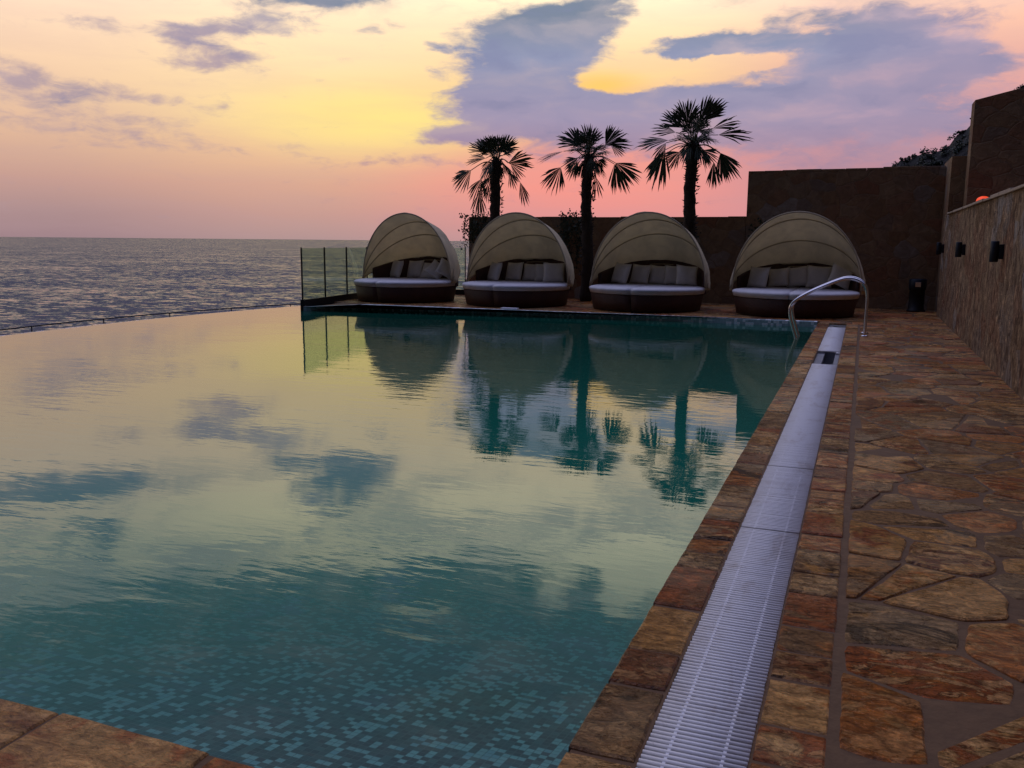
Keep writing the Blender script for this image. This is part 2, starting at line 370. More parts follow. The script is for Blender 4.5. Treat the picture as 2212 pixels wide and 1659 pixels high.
M_rock = simple('rock', (.10,.085,.07), .95, nscale=2.5, namt=.5, bump=1.0, bd=.3)

# infinity edge curve
def inf_x(y): return -10.92 + .0245*(y-11.0)**2*1.0
INF = [(inf_x(y), y) for y in [1.605+i*(15.6-1.605)/28 for i in range(29)]]
WZ = -.08
# terrace below the infinity edge, cliff to the sea
bm = bmesh.new()
prism(bm, [(-16.5, -8), (-7, -8), (-9, 30), (-16.5, 30)], -2.1, -1.5)
tag(link('lower_terrace', bm, M_mortar, smooth=False), kind='structure')
bm = bmesh.new()
N = 60
vs = {}
for i in range(N+1):
    for j in range(9):
        y = -20+i*2.0; k = j/8
        x = -16.6-6*k**1.5+mnoise.noise(Vector((y*.15, j*.6, 0)))*2.2*k; z = -1.6+(SEA-1.5+1.6)*k+mnoise.noise(Vector((y*.4, j, 3)))*.6*min(1, k*4)
        vs[i, j] = bm.verts.new((x, y, z))
for i in range(N):
    for j in range(8): bm.faces.new((vs[i, j], vs[i+1, j], vs[i+1, j+1], vs[i, j+1]))
tag(link('cliff', bm, M_rock), kind='structure')
bm = bmesh.new()
box(bm, -16.4, 30, 30.0, 60, -16, -1.7)
tag(link('ground', bm, M_rock, smooth=False), kind='structure')

# ------------------------------------------------------------ pool
FAR = [(-9.72, 14.05), (-9.15, 15.0), (-.63, 15.12)]
PX = -.61; PY = 1.605
def pool_floor_z(y): 
    return -.50 - 1.05*max(0, min(1, (y-2.2)/5.5))
bm = bmesh.new()
ys = [1.55, 2.2, 2.9, 3.6, 4.4, 5.2, 6.0, 7.0, 8.0, 12, 15.8]
prev = None
for y in ys:
    z = pool_floor_z(y); a, b = bm.verts.new((-11.2, y, z)), bm.verts.new((PX+.02, y, z))
    if prev: bm.faces.new((prev[0], prev[1], b, a))
    prev = (a, b)
tag(link('pool_floor', bm, M_mos, smooth=True), kind='structure')
def poolwall(name, pts, m, z0=-1.7, z1=-.02):
    bm = bmesh.new(); prev = None
    for x, y in pts:
        a, b = bm.verts.new((x, y, z0)), bm.verts.new((x, y, z1))
        if prev: bm.faces.new((prev[0], a, b, prev[1]))
        prev = (a, b)
    return tag(link(name, bm, m, smooth=False), kind='structure')
poolwall('pool_wall', [(PX+.004, 1.5), (PX+.004, 15.2)], M_mosy)
poolwall('pool_wall', [(-11.2, PY-.004), (PX+.004, PY-.004)], M_mosx)
# far mosaic edge: visible band above the water
bm = bmesh.new(); band = [(-10.75, 14.95)]+FAR
outer = [(-.62, 15.36), (-9.2, 15.24), (-9.86, 14.2), (-10.75, 15.1)]
prism(bm, FAR+[(-.63, 15.32), (-9.0, 15.2), (-9.6, 14.1)], -1.7, .004)
tag(link('pool_edge_band', bm, M_band, smooth=False), kind='structure')
# infinity weir wall
bm = bmesh.new(); prism(bm, INF+[(x-.16, y) for x, y in INF[::-1]], -2.2, WZ-.012)
tag(link('pool_infinity_wall', bm, M_mosy, smooth=False), kind='structure')
def water_mat():
    m = bpy.data.materials.new('pool_water_surface'); m.use_nodes = True; t = NT(m.node_tree); t.n.clear()
    P = t.pos()
    r1 = t.noise(t.vmath('MULTIPLY', P, (.55, 1.5, 1)), 3.4, 3, .5, .3)
    r2 = t.noise(t.vmath('MULTIPLY', P, (.5, 1.6, 1)), 9.0, 3, .5, .3)
    calm = t.rng(t.noise(P, .35, 2, .5), .4, .62, .25, 1.0)
    h = t.math('MULTIPLY', t.math('ADD', t.math('MULTIPLY', r1, .8), t.math('MULTIPLY', r2, .30)), calm)
    nb = t.bump(h, 1.0, .0038)
    fr = t.new('ShaderNodeFresnel'); fr.inputs['IOR'].default_value = 1.60; t.l.new(nb, fr.inputs['Normal'])
    gl = t.new('ShaderNodeBsdfGlossy'); gl.inputs['Roughness'].default_value = .015; gl.inputs['Color'].default_value = (.93,.95,.92,1); t.l.new(nb, gl.inputs['Normal'])
    tr = t.new('ShaderNodeBsdfTransparent'); tr.inputs[0].default_value = (.74,.95,.90,1)
    df = t.new('ShaderNodeBsdfDiffuse'); df.inputs[0].default_value = (.014,.180,.122,1)
    lw = t.new('ShaderNodeLayerWeight'); lw.inputs[0].default_value = .5
    m1 = t.new('ShaderNodeMixShader'); t.l.new(t.math('MULTIPLY', t.rng(lw.outputs['Facing'], .44, .70, .04, .9), t.rng(lw.outputs['Facing'], .78, .92, 1.0, .5)), m1.inputs[0]); t.l.new(tr.outputs[0], m1.inputs[1]); t.l.new(df.outputs[0], m1.inputs[2])
    m2 = t.new('ShaderNodeMixShader'); t.l.new(fr.outputs[0], m2.inputs[0]); t.l.new(m1.outputs[0], m2.inputs[1]); t.l.new(gl.outputs[0], m2.inputs[2])
    out = t.new('ShaderNodeOutputMaterial'); t.l.new(m2.outputs[0], out.inputs[0])
    va = t.new('ShaderNodeVolumeAbsorption'); va.inputs['Color'].default_value = (.05,.66,.54,1); va.inputs['Density'].default_value = .75
    t.l.new(va.outputs[0], out.inputs['Volume'])
    return m
bm = bmesh.new()
poly = [(PX-.001, PY+.001)]+[(PX-.001, 15.11)]+[(x-.003 if i == 0 else x, y-.003) for i, (x, y) in enumerate(FAR[::-1][1:])]+[(-10.5, 15.45)]+[(x-.02, y) for x, y in INF[::-1]][1:]
prism(bm, poly, -1.72, WZ)
tag(link('pool_water', bm, water_mat(), smooth=False), kind='structure')

# ------------------------------------------------------------ paving as real stones
def clip(poly, px, py, nx, ny):
    out = []
    for i in range(len(poly)):
        a, b = poly[i], poly[(i+1) % len(poly)]
        da = (a[0]-px)*nx+(a[1]-py)*ny; db = (b[0]-px)*nx+(b[1]-py)*ny
        if da <= 0: out.append(a)
        if (da < 0 < db) or (db < 0 < da):
            k = da/(da-db); out.append((a[0]+(b[0]-a[0])*k, a[1]+(b[1]-a[1])*k))
    return out
def area(p): return abs(sum(p[i][0]*p[(i+1) % len(p)][1]-p[(i+1) % len(p)][0]*p[i][1] for i in range(len(p))))/2
def cells(rect, size, rnd, gap=.008, sx=1.0):
    x0, x1, y0, y1 = rect; pts = []
    nx = max(1, round((x1-x0)/(size*sx))); ny = max(1, round((y1-y0)/size))
    for i in range(nx):
        for j in range(ny):
            if rnd.random() < .14: continue
            pts.append((x0+(i+.5+rnd.uniform(-.46, .46))*(x1-x0)/nx, y0+(j+.5+rnd.uniform(-.46, .46))*(y1-y0)/ny))
            if rnd.random() < .18: pts.append((pts[-1][0]+rnd.uniform(-.2, .2), pts[-1][1]+rnd.uniform(-.2, .2)))
    pts = [q for q in pts if x0 < q[0] < x1 and y0 < q[1] < y1]
    res = []
    for i, a in enumerate(pts):
        poly = [(x0, y0), (x1, y0), (x1, y1), (x0, y1)]
        for j, b in enumerate(pts):
            if i == j or abs(a[0]-b[0]) > size*4 or abs(a[1]-b[1]) > size*4: continue
            dx_, dy_ = b[0]-a[0], b[1]-a[1]; L = math.hypot(dx_, dy_)
            if L < 1e-4: continue
            nx_, ny_ = dx_/L, dy_/L
            poly = clip(poly, (a[0]+b[0])/2-nx_*gap, (a[1]+b[1])/2-ny_*gap, nx_, ny_)
            if len(poly) < 3: break
        if len(poly) >= 3 and area(poly) > .002: res.append(poly)
    return res
def stone(bm, poly, rnd, z=0.0, step=.045, wob=.007, th=.03):
    pts = []; lay = bm.faces.layers.float.get('stone_id') or bm.faces.layers.float.new('stone_id'); f0 = len(bm.faces); sid = rnd.random()
    n = len(poly)
    cx = sum(p[0] for p in poly)/n; cy = sum(p[1] for p in poly)/n
    for i in range(n):
        a, b = poly[i], poly[(i+1) % n]; L = math.hypot(b[0]-a[0], b[1]-a[1]); k = max(1, int(L/step))
        for j in range(k):
            t = j/k; x = a[0]+(b[0]-a[0])*t; y = a[1]+(b[1]-a[1])*t
            q = mnoise.noise(Vector((x*9, y*9, 1.7)))*wob + mnoise.noise(Vector((x*31, y*31, 5)))*wob*.6
            rr = math.hypot(cx-x, cy-y) or 1
            q2 = (wob*.9+q) if j else wob*1.9
            pts.append((x+(cx-x)/rr*q2, y+(cy-y)/rr*q2))
    sh = .9
    tx, ty = rnd.uniform(-.014, .014), rnd.uniform(-.014, .014)
    zz = lambda x, y: z+(x-cx)*tx+(y-cy)*ty
    lo = [bm.verts.new((x, y, z-th)) for x, y in pts]
    mid = [bm.verts.new((x, y, zz(x, y)-.006)) for x, y in pts]
    def inn(x, y, dd):
        rr = math.hypot(cx-x, cy-y) or 1; k = min(dd, rr*.4)/rr
        return x+(cx-x)*k, y+(cy-y)*k
    top = []
    for x, y in pts:
        X, Y = inn(x, y, .007); top.append(bm.verts.new((X, Y, zz(X, Y))))
    m_ = len(pts)
    for i in range(m_):
        j = (i+1) % m_
        bm.faces.new((lo[i], lo[j], mid[j], mid[i])); bm.faces.new((mid[i], mid[j], top[j], top[i]))
    bm.faces.new(top)
    bm.faces.ensure_lookup_table()
    for f in bm.faces[f0:]: f[lay] = sid
rnd = random.Random(11)
bm = bmesh.new()
for pc in cells((.02, 1.31, .5, 15.2), .265, rnd, .0045, 1.3): stone(bm, pc, rnd, rnd.uniform(-.007, .004), .04, .007)
for pc in cells((-10.3, 1.4, 15.42, 18.95), .42, rnd, .008, 1.2): stone(bm, pc, rnd, rnd.uniform(-.003, .003))
for pc in cells((-11, .0, -1.5, 1.1), .4, rnd, .008, 1.2): stone(bm, pc, rnd, rnd.uniform(-.003, .003))
o = tag(link('deck', bm, M_pave, smooth=False), kind='structure')
bm = bmesh.new()
def strip(x0, x1, y0, y1, lo_, hi_, along='y', g=.005):
    a = y0 if along == 'y' else x0; end = y1 if along == 'y' else x1
    while a < end-.05:
        b = min(end, a+rnd.uniform(lo_, hi_)); sk = rnd.uniform(-.008, .008)
        if end-b < .1: b = end
        if along == 'y': poly = [(x0, a+g), (x1, a+g+sk*0), (x1, b-g), (x0, b-g)]
        else: poly = [(a+g, y0), (b-g, y0), (b-g, y1), (a+g, y1)]
        stone(bm, poly, rnd, rnd.uniform(-.003, .003), .05, .003)
        a = b
strip(PX, -.438, PY+.0, 15.05, .16, .42)
strip(PX+.0, -.438, .5, PY, .3, .5)
strip(-.176, -.002, .5, 15.05, .14, .36)
strip(-11, PX, 1.12, PY, .3, .55, 'x')
strip(-9.1, -.64, 15.21, 15.42, .25, .5, 'x')
strip(-.6, 1.3, 15.06, 15.42, .25, .5, 'x')
tag(link('pool_coping', bm, M_pave, smooth=False), kind='structure')
# mortar bed under all the stones, with the channel left open
bm = bmesh.new()
MZ = -.0065
for x0, x1, y0, y1 in ((-.6, -.432, 1.6, 15.1), (-.18, 1.5, .2, 15.1), (-11.5, -.432, -4, 1.598), (-.43, 1.5, -4, .2)):
    box(bm, x0, x1, y0, y1, -.4, MZ)
prism(bm, [(-.61, 15.36), (-9.22, 15.26), (-9.6, 14.4), (-10.45, 19.4), (1.5, 19.4), (1.5, 15.1), (-.5, 15.1)], -.4, MZ)
tag(link('deck_bed', bm, M_mortar, smooth=False), kind='structure')

# ------------------------------------------------------------ overflow channel and its grates
M_chan = simple('channel_concrete', (.20,.20,.23), .6, nscale=12, namt=.3)
t = tag(empty('overflow_channel', (-.305, 8, 0)), 'narrow drainage channel in the paving beside the pool, open where a grate is missing', 'drain channel')
bm = bmesh.new()
for a in ((-.127, -.045, -.10, -.035), (.075, .127, -.10, -.035), (-.127, .127, -.20, -.18)):
    box(bm, a[0], a[1], -7.75, 7.1, a[2], a[3], .0)
link('channel_trough', bm, M_chan, t, False)
bm = bmesh.new(); box(bm, .078, .124, 3.0, 4.0, -.034, -.012, .003); link('channel_lip', bm, M_white, t, False)
bm = bmesh.new(); box(bm, -.12, .12, 6.34, 6.95, -.034, -.016, .002); link('end_tile', bm, mosaic('mosaic_blue', .06, 'xy', .35), t, False)
def grate(y0, y1, label, first=None):
    t = tag(empty('overflow_grate', (-.305, y0, 0)), label, 'drain grate', 'white slatted grates of the overflow channel')
    L = y1-y0; pitch_ = .0205; n = int(L/pitch_)
    bm = bmesh.new()
    prof = [(-.0050, -.016), (-.0056, -.003), (-.0038, .0004), (0, .0014), (.0038, .0004), (.0056, -.003), (.0050, -.016)]
    for i in range(n):
        yc = (i+.5)*L/n; dz_ = rnd.uniform(-.0006, .0006); x0, x1 = -.124+rnd.uniform(-.0012, .0012), .124+rnd.uniform(-.0012, .0012)
        a = [bm.verts.new((x0, yc+p[0], p[1]+dz_)) for p in prof]; b = [bm.verts.new((x1, yc+p[0], p[1]+dz_)) for p in prof]
        for k in range(len(prof)-1): bm.faces.new((a[k], a[k+1], b[k+1], b[k]))
        bm.faces.new((a[-1], a[0], b[0], b[-1])); bm.faces.new(a[::-1]); bm.faces.new(b)
    link('slat', bm, M_white, t, True)
    for x in (-.066, .066):
        bm = bmesh.new(); box(bm, x-.004, x+.004, .002, L-.002, -.018, -.0022); link('cross_rib', bm, M_white, t, False)
    return t
grate(11.06, 14.3, 'white slatted grate farthest along the channel, beyond the open gap beside the handrail')
grate(5.125, 9.8, 'long white slatted grate that starts just this side of the open gap in the channel')
grate(3.93, 5.11, 'short white slatted grate, middle one between the long grate and the nearest grate')
grate(1.0, 3.915, 'nearest white slatted grate, running out of the bottom of the picture')

# ------------------------------------------------------------ walls
def wall(name, label, poly, z0, z1, m, cap=None, cat='wall'):
    t = tag(empty(name, (0, 0, 0)), label, cat)
    bm = bmesh.new(); prism(bm, poly, z0, z1); link('masonry', bm, m, t, False)
    return t
def roughtop(t, poly, z, m=M_cap, th=.035, ov=.02, seed=3):
    # irregular coping stones along a straight wall given as (x0,x1,y0,y1)
    x0, x1, y0, y1 = poly; r_ = random.Random(seed); bm = bmesh.new()
    lx = (x1-x0) > (y1-y0); a = x0 if lx else y0; e = x1 if lx else y1
    while a < e-.02:
        b = min(e, a+r_.uniform(.35, .8)); h = th*r_.uniform(.8, 1.25); o_ = ov+r_.uniform(-.008, .01)
        if lx: box(bm, a+.002, b-.002, y0-o_, y1+ov, z+.001, z+h, .006)
        else: box(bm, x0-o_, x1+ov, a+.002, b-.002, z+.001, z+h, .006)
        a = b
    link('coping', bm, m, t, False)
t = wall('garden_wall', 'low dark stone wall behind the left daybeds and palms', [(-8.5, 18.9), (-2.29, 18.9), (-2.29, 19.3), (-8.5, 19.3)], -.5, 1.76, M_wall)
roughtop(t, (-8.5, -2.29, 18.9, 19.3), 1.76, M_wall, .03, .0, 5)
t = wall('tall_wall', 'taller dark stone wall behind the rightmost daybed', [(-2.28, 18.88), (1.34, 18.88), (1.34, 19.4), (-2.28, 19.4)], -.5, 2.66, M_wall)
bm = bmesh.new(); r_ = random.Random(4); a = -2.28
while a < 1.3:
    b = min(1.34, a+r_.uniform(.25, .5)); box(bm, a, b-.003, 18.88, 19.4, 2.661, 2.70+.03*(a+2.28)/3.6+r_.uniform(-.008, .008), .008); a = b
link('coping', bm, M_wall, t, False)
wall('end_wall', 'stone pier at the inner corner between tall wall and side wall', [(1.345, 17.8), (1.72, 17.8), (1.72, 19.4), (1.345, 19.4)], -.5, 2.80, M_wall)
t = tag(empty('upper_wall', (0, 0, 0)), 'highest dark stone wall rising behind the side wall, cut off by the right edge', 'wall')
bm = bmesh.new(); prism(bm, [(1.575, 17.2), (3.4, 16.9), (3.4, 17.7), (1.575, 17.7)], -.5, 3.66)
for v in bm.verts:
    if v.co.z > 0: v.co.z += (v.co.x-1.575)*.22
link('masonry', bm, M_wall, t, False)
t = wall('side_wall', 'rough vertically textured stone side wall along the right of the deck with pale coping', [(1.30, -4), (1.30, 17.75), (1.34, 17.78), (1.58, 17.15), (1.58, -4)], -.5, 1.762, M_wallr)
roughtop(t, (1.30, 1.58, -4, 16.9), 1.762, M_cap, .035, .025, 9)
bm = bmesh.new(); box(bm, 1.59, 9, -4, 17.15, -.5, 1.55); tag(link('upper_ground', bm, M_mortar, smooth=False), kind='structure')

# hill beyond
M_hill = simple('hill_scree', (.014,.014,.011), .95, nscale=1.2, namt=.6, bump=1.0, bd=.4)
def hill():
    bm = bmesh.new(); r_ = random.Random(6)
    prof = [(-1.0, 3.0), (1.2, 5.9), (2.0, 6.35), (3.2, 6.9), (4.3, 7.2), (4.6, 7.9), (5.3, 8.6), (6.2, 9.3), (8.0, 10.7), (11, 13), (16, 17), (30, 24)]
    def H(x):
        for a, b in zip(prof, prof[1:]):
            if a[0] <= x <= b[0]: return a[1]+(b[1]-a[1])*(x-a[0])/(b[0]-a[0])
        return prof[0][1]
    nx, ny = 150, 40; V = {}
    for i in range(nx+1):
        for j in range(ny+1):
            x = -1+31*(i/nx)**1.6; y = 50+j*.9; k = j/ny
            prof_k = 1-abs(k-.35)/.65 if k > .35 else (k/.35)**.6
            z = -3+(H(x)+3-.0)*max(0, prof_k)
            z += (mnoise.noise(Vector((x*.9, y*.5, 0)))*.35+mnoise.noise(Vector((x*2.6, y*1.2, 4)))*.22)*max(0, prof_k)
            V[i, j] = bm.verts.new((x*(1+(y-60)/60), y, z))
    for i in range(nx):
        for j in range(ny): bm.faces.new((V[i, j], V[i+1, j], V[i+1, j+1], V[i, j+1]))
    tag(link('hill', bm, M_hill), kind='structure')
    bm = bmesh.new()
    for k in range(900):
        i = r_.randint(4, nx); j = r_.randint(6, 22); c = V[i, j].co if False else None
    return H
Hf = hill()
# scrub on the hill: clumps of small leaves
bm = bmesh.new(); r_ = random.Random(8)
hv = [v.co.copy() for v in bpy.data.objects['hill'].data.vertices if v.co.y > 54 and v.co.y < 68 and v.co.x < 14 and v.co.z > 3]
for k in range(900):
    c = r_.choice(hv); R_ = r_.uniform(.12, .42)
    for q in range(34):
        dd = Vector((r_.gauss(0, 1), r_.gauss(0, 1), abs(r_.gauss(0, .8)))).normalized()*R_*r_.uniform(.4, 1)
        p0 = c+dd; s_ = r_.uniform(.04, .09); u_ = Vector((r_.uniform(-1, 1), r_.uniform(-1, 1), r_.uniform(-1, 1))).normalized()*s_; v_ = u_.cross(dd).normalized()*s_*.7
        bm.faces.new([bm.verts.new(p0+u_), bm.verts.new(p0+v_), bm.verts.new(p0-u_), bm.verts.new(p0-v_)])
tag(link('hill_scrub', bm, M_leaf, smooth=False), 'dark low scrub covering the rocky hill behind the walls', 'scrub', kind='stuff')

# ------------------------------------------------------------ daybeds
def half_disc(bm, r0, r1, z0, z1, side, bev=.02, n=28, gap=.006, lift=0.0):
    # solid half cylinder, side=-1 left / +1 right, with rounded upper edge
    prof = [(r0, z0), (r0+(r1-r0)*.5, (z0+z1)/2), (r1, z1-bev), (r1-bev*.3, z1-bev*.35), (r1-bev, z1)]
    rings = []
    for rr, z in prof:
        ring_ = []
        for k in range(n+1):
            a = -PI/2+PI*k/n
            ring_.append(bm.verts.new((side*(gap+max(0, rr*math.cos(a)-0)), rr*math.sin(a), z)))
        rings.append(ring_)
    for a, b in zip(rings, rings[1:]):
        for k in range(n): bm.faces.new((a[k], a[k+1], b[k+1], b[k]))
        bm.faces.new((a[n], a[0], b[0], b[n]))
    bm.faces.new(rings[0][::-1]); 
    # softly crowned top
    t_ = rings[-1]; ins = [bm.verts.new((v.co.x*.9+side*.01, v.co.y*.93, v.co.z+.008+lift)) for v in t_]
    for k in range(n): bm.faces.new((t_[k], t_[k+1], ins[k+1], ins[k]))
    bm.faces.new((t_[n], t_[0], ins[0], ins[n])); bm.faces.new(ins)
PZ = .44
def hoop_pt(theta, phi, rx=1.09, grow=0.0):
    # theta: tilt of the hoop plane (90 = upright), phi: 0..PI along the hoop
    k = (theta-19)/(90-19); R_ = 1.19+(1.34-1.19)*max(0, min(1.1, k))
    x = -(rx+grow+.055*max(0, min(1, (88-theta)/22)))*math.cos(phi); q = (R_+grow)*math.sin(phi)
    # squarer shoulders
    th = rad(theta)
    return Vector((x, q*math.cos(th)*.93, PZ+q*math.sin(th)))
def daybed(x, y, rz, label):
    T = tag(empty('daybed', (x, y, 0), rz), label, 'daybed', 'round daybeds with canopies along the far end of the pool')
    for s_ in (-1, 1):
        bm = bmesh.new(); half_disc(bm, 1.0, 1.055, .015, .315, s_, .012); link('base', bm, M_wicker, T)
        bm = bmesh.new(); half_disc(bm, 1.065, 1.085, .322, .425, s_, .035, gap=.008, lift=.008); link('mattress', bm, M_mattress, T)
    # curved wicker backrest
    bm = bmesh.new(); n = 40; R0, R1 = 1.04, 1.10; rows = []
    for k in range(n+1):
        a = rad(14)+rad(152)*k/n
        hgt = .60+.33*max(0, math.sin(max(0, min(PI, a))))**1.3
        c_, s__ = math.cos(a), math.sin(a)
        rows.append([bm.verts.new((R_*c_, R_*s__, z)) for R_, z in ((R0, .30), (R0, hgt-.02), ((R0+R1)/2, hgt), (R1, hgt-.02), (R1, .30))])
    for a, b in zip(rows, rows[1:]):
        for k in range(4): bm.faces.new((a[k], a[k+1], b[k+1], b[k]))
    bm.faces.new(rows[0][::-1]); bm.faces.new(rows[-1])
    link('backrest', bm, M_wicker, T)
    # canopy cloth between the hoops
    jr = random.Random(int(x*77)); angs = [93+jr.uniform(-3, 2), 71+jr.uniform(-4, 3), 47+jr.uniform(-3, 4), 19]
    bm = bmesh.new(); m_ = 48; grid = []
    r_ = random.Random(int(x*100)); sd = r_.uniform(0, 50)
    cols_ = []
    for s0, s1 in zip(angs, angs[1:]):
        for q in range(6): cols_.append((s0+(s1-s0)*q/6, math.sin(PI*q/6)))
    cols_.append((19, 0))
    for th, sag in cols_:
        row = []
        for k in range(m_+1):
            ph = PI*k/m_
            g = -.03*sag*math.sin(ph)+.022*mnoise.noise(Vector((th*.07, k*.22, sd)))+.010*mnoise.noise(Vector((th*.2, k*.5, sd+4)))+.02*mnoise.noise(Vector((th*.03, k*.9, sd+9)))*max(0, 1-math.sin(ph)*2.2)
            p_ = hoop_pt(th, ph, grow=.02+g)
            # cloth hangs below the pivots towards the ends
            e_ = max(0, 1-math.sin(ph)/.32)
            p_.z -= .05*e_**1.5; p_.y += .10*e_*math.cos(rad(th))
            row.append(p_)
        grid.append(row)
    V = [[bm.verts.new(p_) for p_ in row] for row in grid]
    for i in range(len(V)-1):
        for k in range(m_): bm.faces.new((V[i][k], V[i][k+1], V[i+1][k+1], V[i+1][k]))
    o = link('canopy', bm, M_canopy, T)
    md = o.modifiers.new('thick', 'SOLIDIFY'); md.thickness = .006; md.offset = 0
    for i, th in enumerate(angs):
        bm = bmesh.new(); tube(bm, [hoop_pt(th, PI*k/40, grow=-.002 if i else .018) for k in range(41)], .011 if i else .014, 6)
        h = link('canopy_hoop', bm, M_canopyframe, o)
    for s_ in (-1, 1):
        bm = bmesh.new(); bmesh.ops.create_uvsphere(bm, u_segments=12, v_segments=8, radius=.05)
        for v in bm.verts: v.co = Vector((v.co.x*.5+s_*1.10, v.co.y*1.2+.03, v.co.z*1.2+PZ-.02))
        bm.free()
    return T
M_canopyframe = simple('hoop_sleeve', (.46,.38,.25), .8)
def pillow_mesh(seed, w_=.43, h_=.40, d_=.13):
    bm = bmesh.new(); n = 12; r_ = random.Random(seed); top = {}
    for s_ in (1, -1):
        for i in range(n+1):
            for j in range(n+1):
                u, v = i/n*2-1, j/n*2-1
                edge = i in (0, n) or j in (0, n)
                if s_ == -1 and edge: continue
                th = ((1-u**4)*(1-v**4))**.55
                pin = 1-.09*(1-abs(u)**2)*abs(v)**3; pin2 = 1-.09*(1-abs(v)**2)*abs(u)**3
                x = u*w_/2*pin2; z = v*h_/2*pin
                yy = s_*th*d_/2*(1+.18*mnoise.noise(Vector((u*1.6, v*1.6, seed*3.1+s_))))
                top[s_, i, j] = bm.verts.new((x, yy, z+h_/2))
    for s_ in (1, -1):
        g = lambda i, j: top.get((s_, i, j)) or top[1, i, j]
        for i in range(n):
            for j in range(n): bm.faces.new((g(i, j), g(i+1, j), g(i+1, j+1), g(i, j+1)))
    return bm
beds = [(-8.93, 16.64, -.11, 'leftmost'), (-6.42, 16.60, -.07, 'second from left'), (-3.78, 16.62, -.05, 'third from left'), (-1.10, 16.66, -.02, 'rightmost')]
bl = ['round canopied daybed farthest left, against the glass balustrade and the sea', 'round canopied daybed second from left, under the leftmost palm', 'round canopied daybed third from left, between the middle and right palms', 'rightmost round canopied daybed, in front of the tall stone wall and behind the handrail']
# pillows per bed: (x offset, y offset, lean, roll, yaw, size)
psets = [[(-.62,.50,.30,.03,.50,1.0), (-.20,.64,.34,-.06,.1,1.0), (.20,.58,.60,.02,-.1,1.02), (.42,.36,.72,.60,-.2,.92), (.74,.34,.45,.5,-.7,.95)],
         [(-.70,.36,.28,.02,.6,1.0), (-.35,.60,.30,-.03,.25,1.0), (.02,.67,.34,.02,.0,.95), (.36,.60,.32,-.03,-.2,.97), (.66,.40,.34,.02,-.45,1.05)],
         [(-.68,.40,.30,.07,.55,1.05), (-.33,.60,.30,.04,.25,1.0), (.04,.67,.32,.04,.0,.97), (.38,.60,.32,.06,-.25,.97), (.68,.38,.36,.10,-.5,1.0)],
         [(-.72,.36,.30,.0,.5,1.02), (-.36,.60,.42,-.12,.25,.95), (.0,.67,.34,-.14,.05,1.0), (.36,.60,.30,.05,-.15,1.08), (.70,.36,.42,.42,-.4,1.0)]]
ords = ['leftmost', 'second from left', 'middle', 'fourth from left', 'rightmost']
bnames = ['leftmost daybed', 'second daybed from the left', 'third daybed from the left', 'rightmost daybed']
for bi, (bx, by, rz, _) in enumerate(beds):
    daybed(bx, by, rz, bl[bi])
    for pi_, (ox, oy, lean, rl, yw, sz) in enumerate(psets[bi]):
        bm = pillow_mesh(bi*7+pi_)
        o = link('pillow', bm, M_pillow)
        look = {(0, 3): 'cream pillow tilted on its corner, ', (0, 2): 'slumped cream pillow, ', (3, 4): 'cream pillow leaning over sideways, '}.get((bi, pi_), 'square cream pillow, ')
        tag(o, look+ords[pi_]+' of five on the '+bnames[bi], 'pillow', 'cream pillows on the daybeds')
        o.scale = (sz, sz, sz)
        o.rotation_euler = (-lean, rl, -yw+rz)
        cz_, sz_ = math.cos(rz), math.sin(rz); oy -= .05
        o.location = (bx+ox*cz_-oy*sz_, by+ox*sz_+oy*cz_, .435+abs(math.sin(rl))*.17*sz)

# ------------------------------------------------------------ palms
def fan(bm, base, dirv, R_, spread, nrm, r_, droop=.15, n=26, wd=None):
    R_ *= 1.2; n = max(10, min(n+4, int(spread/.085)))
    dirv = dirv.normalized(); nrm = (nrm-dirv*nrm.dot(dirv)).normalized(); side = dirv.cross(nrm)
    for k in range(n):
        a = (k/(n-1)-.5)*spread+r_.uniform(-.04, .04)
        dk = (dirv*math.cos(a)+side*math.sin(a)).normalized(); L = R_*(1-.22*(abs(a)/(spread/2))**2)*r_.uniform(.86, 1.06)
        wv = side*math.cos(a)-dirv*math.sin(a)
        prevp = None
        sp_ = R_*spread/(n-1)
        for q, (s0, ww) in enumerate(((.02, .012), (.42, .42*.5*1.04), (.72, .33), (.9, .16), (1.03, .012))):
            g = Vector((0, 0, -1))*droop*L*s0**2.6*r_.uniform(.6, 1.4)+nrm*(.05*L*s0*(1 if k % 2 else -1))
            c_ = base+dk*L*s0+g; h_ = wv*sp_*ww
            a_, b_ = bm.verts.new(c_-h_), bm.verts.new(c_+h_); m1 = bm.verts.new(c_+nrm*sp_*.4*ww)
            if prevp:
                bm.faces.new((prevp[0], prevp[2], m1, a_)); bm.faces.new((prevp[2], prevp[1], b_, m1))
            prevp = (a_, b_, m1)
